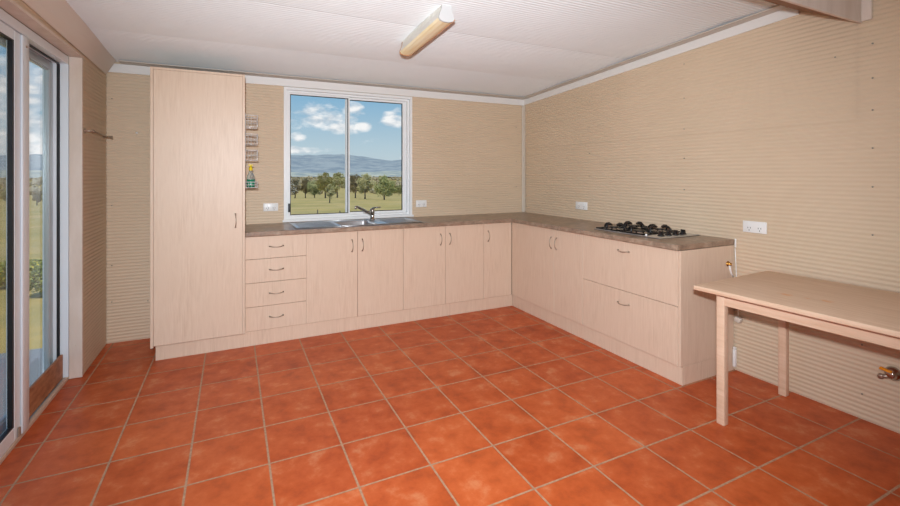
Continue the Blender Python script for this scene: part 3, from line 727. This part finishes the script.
# trees
def tree_parts(seed, h, wd, leaf, clumps=34, leaves=90, lean=0.):
    rnd = random.Random(seed); tm = MB(); top = Vector((lean*h, 0, h*.62))
    trunk = [Vector((0,0,-.5)), Vector((.01*h, 0, h*.15)), Vector((lean*h*.5, .01*h, h*.35)), top]
    tm.tube(trunk, [h*.035, h*.026, h*.020, h*.008], 8)
    centers = []
    for k in range(9):
        a = rnd.uniform(0, 2*PI); z0 = h*rnd.uniform(.25, .5); rr = wd*rnd.uniform(.45, .85); z1 = z0+h*rnd.uniform(.15, .38)
        st = Vector((lean*z0, 0, z0)); en = Vector((rr*math.cos(a), rr*math.sin(a), z1))
        tm.tube([st, (st+en)/2+Vector((0,0,-.03*h)), en], [h*.012, h*.008, h*.004], 5); centers.append(en)
    lm = MB(); b = bmesh.new()
    for k in range(clumps):
        if k < len(centers): c_ = centers[k]
        else:
            a = rnd.uniform(0, 2*PI); u_ = rnd.uniform(-.9, 1); rr = wd*math.sqrt(max(0, 1-u_*u_))*rnd.uniform(.35, 1)
            c_ = Vector((rr*math.cos(a)+lean*h*.6, rr*math.sin(a), h*.57+u_*h*.36))
        cr = wd*rnd.uniform(.26, .42)
        for j in range(leaves):
            v = Vector((rnd.gauss(0, 1), rnd.gauss(0, 1), rnd.gauss(0, .8))).normalized()*cr*rnd.uniform(.3, 1)**.6
            p = c_+v; s_ = h*rnd.uniform(.016, .030)
            d1 = Vector((rnd.uniform(-1, 1), rnd.uniform(-1, 1), rnd.uniform(-1, 1))).normalized(); d2 = d1.orthogonal().normalized()
            b.faces.new([b.verts.new(p+d1*s_), b.verts.new(p+d2*s_*.7), b.verts.new(p-d1*s_), b.verts.new(p-d2*s_*.7)])
    lm._merge(b); return tm, lm
def make_tree(seed, h, wd, leaf, lean, clumps=34):
    root = thing('gum_tree', 'x', 'tree', (0,0,0), 'gum trees in the paddock')
    tm, lm = tree_parts(seed, h, wd, leaf, clumps, lean=lean)
    tm.build('trunk', M['bark'], root); lm.build('foliage', M[leaf], root); return root
def copy_tree(o):
    r = o.copy(); COL.objects.link(r)
    for ch in o.children: c_ = ch.copy(); COL.objects.link(c_); c_.parent = r
    return r
CAM = Vector((-.154, -2.224, 1.350)); YAW = math.radians(25.84)
def bearing_pos(px, dist):
    """a place on the ground at a compass bearing and distance from the house"""
    a = YAW+math.atan((px-447.6)/443.9); d = dist/math.cos(a-YAW)
    x, y = CAM.x+d*math.sin(a), CAM.y+d*math.cos(a); return x, y, terrain_z(x, y)
protos = {'A': make_tree(1, 10., 3.0, 'leafA', .03), 'B': make_tree(2, 9., 3.7, 'leafB', 0, 46), 'C': make_tree(3, 10., 2.7, 'leafC', -.03, 30), 'D': make_tree(4, 8.5, 2.0, 'leafA', .02, 24)}
used = set()
spots = [ # bearing column, distance, prototype, height scale, label
 (384.3, 150, 'B', .92, 'round dark-green gum tree, rightmost seen through the window'),
 (365.0, 172, 'A', 1.0, 'slender olive gum tree second from right in the window view'),
 (355.5, 205, 'C', 1.15, 'thin brownish gum tree just right of the window mullion'),
 (329.6, 108, 'D', .55, 'small young gum tree standing in front of the tall ones, left window pane'),
 (325.5, 215, 'A', 1.25, 'tallest olive gum tree in the left window pane'),
 (337.5, 235, 'A', 1.33, 'tall gum tree close behind the window mullion on its left'),
 (314.5, 225, 'B', 1.0, 'dense green gum tree left of the tallest one in the window'),
 (305.5, 232, 'C', 1.05, 'brown gum tree second from the left in the window view'),
 (295.0, 225, 'C', 1.12, 'brownish gum tree, leftmost seen through the window'),
 (37.0, 175, 'C', .55, 'brown rounded gum tree seen through the sliding door'),
 (47.0, 330, 'A', .9, 'distant gum tree at the far edge of the sliding door view'),
 (8.0, 200, 'A', .8, 'gum tree seen through the near panel of the sliding door'),
 (399.0, 420, 'B', 1.1, 'distant green gum tree at the right edge of the window view'),
 (392.0, 410, 'B', 1.15, 'far green gum tree behind the round dark-green one'),
]
for px, dist, k, sc_, lab in spots:
    o = protos[k] if k not in used else copy_tree(protos[k]); used.add(k)
    o.location = bearing_pos(px, dist); o.scale = (sc_,)*3; o.rotation_euler.z = random.uniform(0, 6.28); o['label'] = lab
# far woodland belt behind the paddock (uncountable scrub)
rnd = random.Random(11); V_, F_ = [], []
for k in range(5200):
    a = math.radians(rnd.uniform(-62, 62)); d_ = rnd.uniform(520, 2300); x, y = d_*math.sin(a), d_*math.cos(a)
    if noise.noise(Vector((x*.003, y*.005, 2))) < -.08: continue
    z = terrain_z(x, y); s_ = rnd.uniform(3, 6)*(1+d_/2500)
    for j in range(4):
        c_ = Vector((x+rnd.uniform(-s_, s_), y+rnd.uniform(-s_, s_), z+rnd.uniform(.3, 1)*s_)); r = s_*rnd.uniform(.4, .7); i0 = len(V_)
        for (px, py, pz) in ((0,0,1), (.8,0,.3), (.25,.8,.3), (-.7,.5,.3), (-.7,-.5,.3), (.25,-.8,.3), (.5,.4,-.7), (-.5,.4,-.7), (0,-.6,-.7)): V_.append(c_+Vector((px, py, pz))*r)
        for f in ((0,1,2), (0,2,3), (0,3,4), (0,4,5), (0,5,1), (1,6,2), (2,7,3), (3,7,4), (4,8,5), (5,8,1), (1,8,6), (2,6,7), (4,7,8)): F_.append([i0+i for i in f])
me = bpy.data.meshes.new('woodland'); me.from_pydata(V_, [], F_); me.materials.append(M['leafC'])
wl = bpy.data.objects.new('woodland', me); COL.objects.link(wl)
tag(wl, 'scattered brown-green scrub across the far valley floor', 'woodland', None, 'stuff')
# fence posts in the paddock
for i, (px, dist, lab) in enumerate(((339.8, 34, 'thin weathered fence post close to the window mullion'), (317.5, 37, 'thin weathered fence post at the lower middle of the left window pane'))):
    x, y, z = bearing_pos(px, dist); q = MB(); q.tube([(x, y, z-.3), (x+.01, y, z+.95)], .045, 8)
    tag(rebase(q.build('fence_post', M['post']), (x, y, z)), lab, 'fence post', 'paddock fence posts')
# step outside the sliding door
q = MB(); q.box(-2.05, XD-.131, -1.6, 2.4, -.22, -.045, .006); struct(q.build('door_step', M['deck']), 'blue-grey concrete step outside the sliding door')
# garden shrub beyond the step
def shrub(loc, h, seed, label):
    rnd = random.Random(seed); root = thing('garden_shrub', label, 'shrub', loc, 'shrubs outside the sliding door'); L = Vector(loc)
    sm = MB(); 
    for k in range(8):
        a = rnd.uniform(0, 2*PI); sm.tube([L, L+Vector((.3*h*math.cos(a), .3*h*math.sin(a), h*.7))], [.012, .004], 5)
    sm.build('stem', M['bark'], root)
    for nm, mt, n, s0 in (('foliage', 'leafD', 1400, .035), ('flower', 'flower', 120, .03)):
        b = bmesh.new()
        for k in range(n):
            v = Vector((rnd.gauss(0, 1), rnd.gauss(0, 1), rnd.gauss(0, 1))).normalized()*rnd.uniform(.3, 1)**.5
            p = L+Vector((v.x*h*.55, v.y*h*.55, h*.55+v.z*h*.45)); d1 = Vector((rnd.uniform(-1, 1), rnd.uniform(-1, 1), rnd.uniform(-1, 1))).normalized(); d2 = d1.orthogonal()
            s_ = s0*rnd.uniform(.6, 1.3); b.faces.new([b.verts.new(p+d1*s_), b.verts.new(p+d2*s_*.6), b.verts.new(p-d1*s_), b.verts.new(p-d2*s_*.6)])
        m2 = MB(); m2._merge(b); tag(m2.build(nm, M[mt], root), kind='stuff')
x, y, z = bearing_pos(44, 10.5); shrub((x, y, z), .85, 5, 'yellow-flowering garden shrub seen through the far door panel')
x, y, z = bearing_pos(33, 12.5); shrub((x, y, z), .6, 6, 'low olive garden shrub behind the yellow-flowering one')
x, y, z = bearing_pos(6, 11.5); shrub((x, y, z), .7, 8, 'garden shrub seen through the near door panel')

# ------------------------------------------------------------------ sky
W = bpy.data.worlds.new('sky'); S.world = W; W.use_nodes = True
n = W.node_tree.nodes; l = W.node_tree.links; n.clear()
out = n.new('ShaderNodeOutputWorld'); bg = n.new('ShaderNodeBackground'); tc_ = n.new('ShaderNodeTexCoord')
sep = n.new('ShaderNodeSeparateXYZ'); l.new(tc_.outputs['Generated'], sep.inputs[0])
rmp = n.new('ShaderNodeValToRGB'); l.new(sep.outputs['Z'], rmp.inputs[0])
e = rmp.color_ramp.elements; e[0].position = 0.; e[0].color = srgb(198,210,215); e[1].position = .5; e[1].color = srgb(98,152,202)
for pos, c_ in ((.06, srgb(182,205,217)), (.16, srgb(138,182,212))): k = e.new(pos); k.color = c_
mp = n.new('ShaderNodeMapping'); mp.inputs['Scale'].default_value = (1, 1, 2.2); l.new(tc_.outputs['Generated'], mp.inputs[0])
nz = n.new('ShaderNodeTexNoise'); nz.inputs['Scale'].default_value = 15; nz.inputs['Detail'].default_value = 7; nz.inputs['Roughness'].default_value = .55; l.new(mp.outputs[0], nz.inputs['Vector'])
def math_node(op, a, b_=None, c_=None, clamp=False):
    m_ = n.new('ShaderNodeMath'); m_.operation = op; m_.use_clamp = clamp
    for i, v in enumerate((a, b_, c_)):
        if v is None: continue
        if hasattr(v, 'links'): l.new(v, m_.inputs[i])
        else: m_.inputs[i].default_value = v
    return m_.outputs[0]
def skydir(px, py):
    a = YAW+math.atan((px-447.6)/443.9); el = (173.97-py)/443.9*math.cos(a-YAW)
    v = Vector((math.sin(a), math.cos(a), el)); return v.normalized()
mask = None
# cumulus banks: direction, half width, half height
for px, py, hw, hh in ((320, 116, .064, .030), (340, 128, .05, .016), (352, 112, .03, .02), (396, 118, .030, .026), (362, 127, .022, .012), (297, 137, .022, .011), (305, 150, .06, .010), (355, 160, .02, .006), (405, 157, .02, .008),
                       (40, 90, .10, .05), (20, 140, .16, .03), (50, 125, .10, .028), (-120, 110, .3, .08), (600, 90, .2, .06), (150, 80, .12, .05)):
    v = skydir(px, py)
    rgt = Vector((v.y, -v.x, 0)).normalized(); upv = rgt.cross(v).normalized()
    def dot(vec):
        d_ = n.new('ShaderNodeVectorMath'); d_.operation = 'DOT_PRODUCT'; l.new(tc_.outputs['Generated'], d_.inputs[0]); d_.inputs[1].default_value = vec; return d_.outputs['Value']
    a = math_node('DIVIDE', dot(rgt), hw); b2 = math_node('DIVIDE', math_node('SUBTRACT', dot(upv), 0.), hh)
    r2 = math_node('ADD', math_node('MULTIPLY', a, a), math_node('MULTIPLY', b2, b2))
    g = math_node('SUBTRACT', 1.1, math_node('MULTIPLY', r2, .75), clamp=True)
    g = math_node('MULTIPLY', g, math_node('GREATER_THAN', dot(v), 0))
    mask = g if mask is None else math_node('MAXIMUM', mask, g)
nz2 = n.new('ShaderNodeTexNoise'); nz2.inputs['Scale'].default_value = 34; nz2.inputs['Detail'].default_value = 6; l.new(mp.outputs[0], nz2.inputs['Vector'])
dens = math_node('ADD', math_node('MULTIPLY', mask, .50), math_node('ADD', math_node('MULTIPLY', math_node('SUBTRACT', nz.outputs['Fac'], .5), 1.3), math_node('MULTIPLY', math_node('SUBTRACT', nz2.outputs['Fac'], .5), .8)))
cr = n.new('ShaderNodeValToRGB'); cr.color_ramp.elements[0].position = .20; cr.color_ramp.elements[1].position = .58; l.new(dens, cr.inputs[0])
cc = n.new('ShaderNodeValToRGB'); cc.color_ramp.elements[0].position = .35; cc.color_ramp.elements[0].color = srgb(204,212,220); cc.color_ramp.elements[1].position = .62; cc.color_ramp.elements[1].color = srgb(250,250,250); l.new(nz2.outputs['Fac'], cc.inputs[0])
mx = n.new('ShaderNodeMix'); mx.data_type = 'RGBA'; l.new(cr.outputs[0], mx.inputs[0]); l.new(rmp.outputs[0], mx.inputs[6]); l.new(cc.outputs[0], mx.inputs[7])
l.new(mx.outputs[2], bg.inputs[0]); bg.inputs[1].default_value = 1.0; l.new(bg.outputs[0], out.inputs[0])

# ------------------------------------------------------------------ lights
def light(name, kind, loc, energy, col, size=.5, size_y=None, target=None, spread=None):
    d = bpy.data.lights.new(name, kind); d.energy = energy; d.color = col
    if kind == 'AREA':
        d.size = size
        if size_y: d.shape = 'RECTANGLE'; d.size_y = size_y
        if spread: d.spread = spread
    o = bpy.data.objects.new(name, d); COL.objects.link(o); o.location = loc
    if target is not None: o.rotation_euler = (Vector(target)-Vector(loc)).to_track_quat('-Z', 'Y').to_euler()
    return o
sun = light('sun', 'SUN', (0,0,30), 2.7, (1, .95, .86)); sun.data.angle = .01
dv = Vector((.40, .86, -2.5)); sun.rotation_euler = dv.to_track_quat('-Z', 'Y').to_euler()
fl_ = light('camera_flash', 'SPOT', (-.20, -2.27, 1.54), 480, (.90, .955, 1.02), target=(1.62, 1.45, .92))
fl_.data.spot_size = math.radians(116); fl_.data.spot_blend = 1.; fl_.data.shadow_soft_size = .03
light('added_ceiling_fill', 'AREA', (.5, -2.9, 1.25), 11, (.86, .97, 1.06), .9, .9, target=(.9, -1.3, 3.2))  # added fill lamp, aimed up to brighten the ceiling
light('added_rear_fill', 'AREA', (.9, -3.1, 2.35), 2.5, (.88, .97, 1.05), 1.6, .6, target=(.9, -2.6, 0))  # added overhead fill behind the camera, lifts the general brightness

# ------------------------------------------------------------------ camera
cd = bpy.data.cameras.new('camera'); cam = bpy.data.objects.new('camera', cd); COL.objects.link(cam)
cam.location = CAM; cam.rotation_euler = (PI/2, 0, -YAW)
cd.sensor_width = 36; cd.lens = 443.9/900*36; cd.shift_y = (173.97-253)/900; cd.shift_x = (450-447.6)/900
cd.clip_start = .05; cd.clip_end = 20000
S.camera = cam
S.view_settings.view_transform = 'Standard'; S.view_settings.look = 'None'; S.view_settings.gamma = 1; S.view_settings.exposure = 0
S.view_settings.use_curve_mapping = False
S.cycles.denoising_prefilter = 'ACCURATE'; S.cycles.denoising_input_passes = 'RGB_ALBEDO_NORMAL'; S.cycles.max_bounces = 8; S.cycles.diffuse_bounces = 5; S.cycles.transparent_max_bounces = 16
S.cycles.sample_clamp_indirect = 8
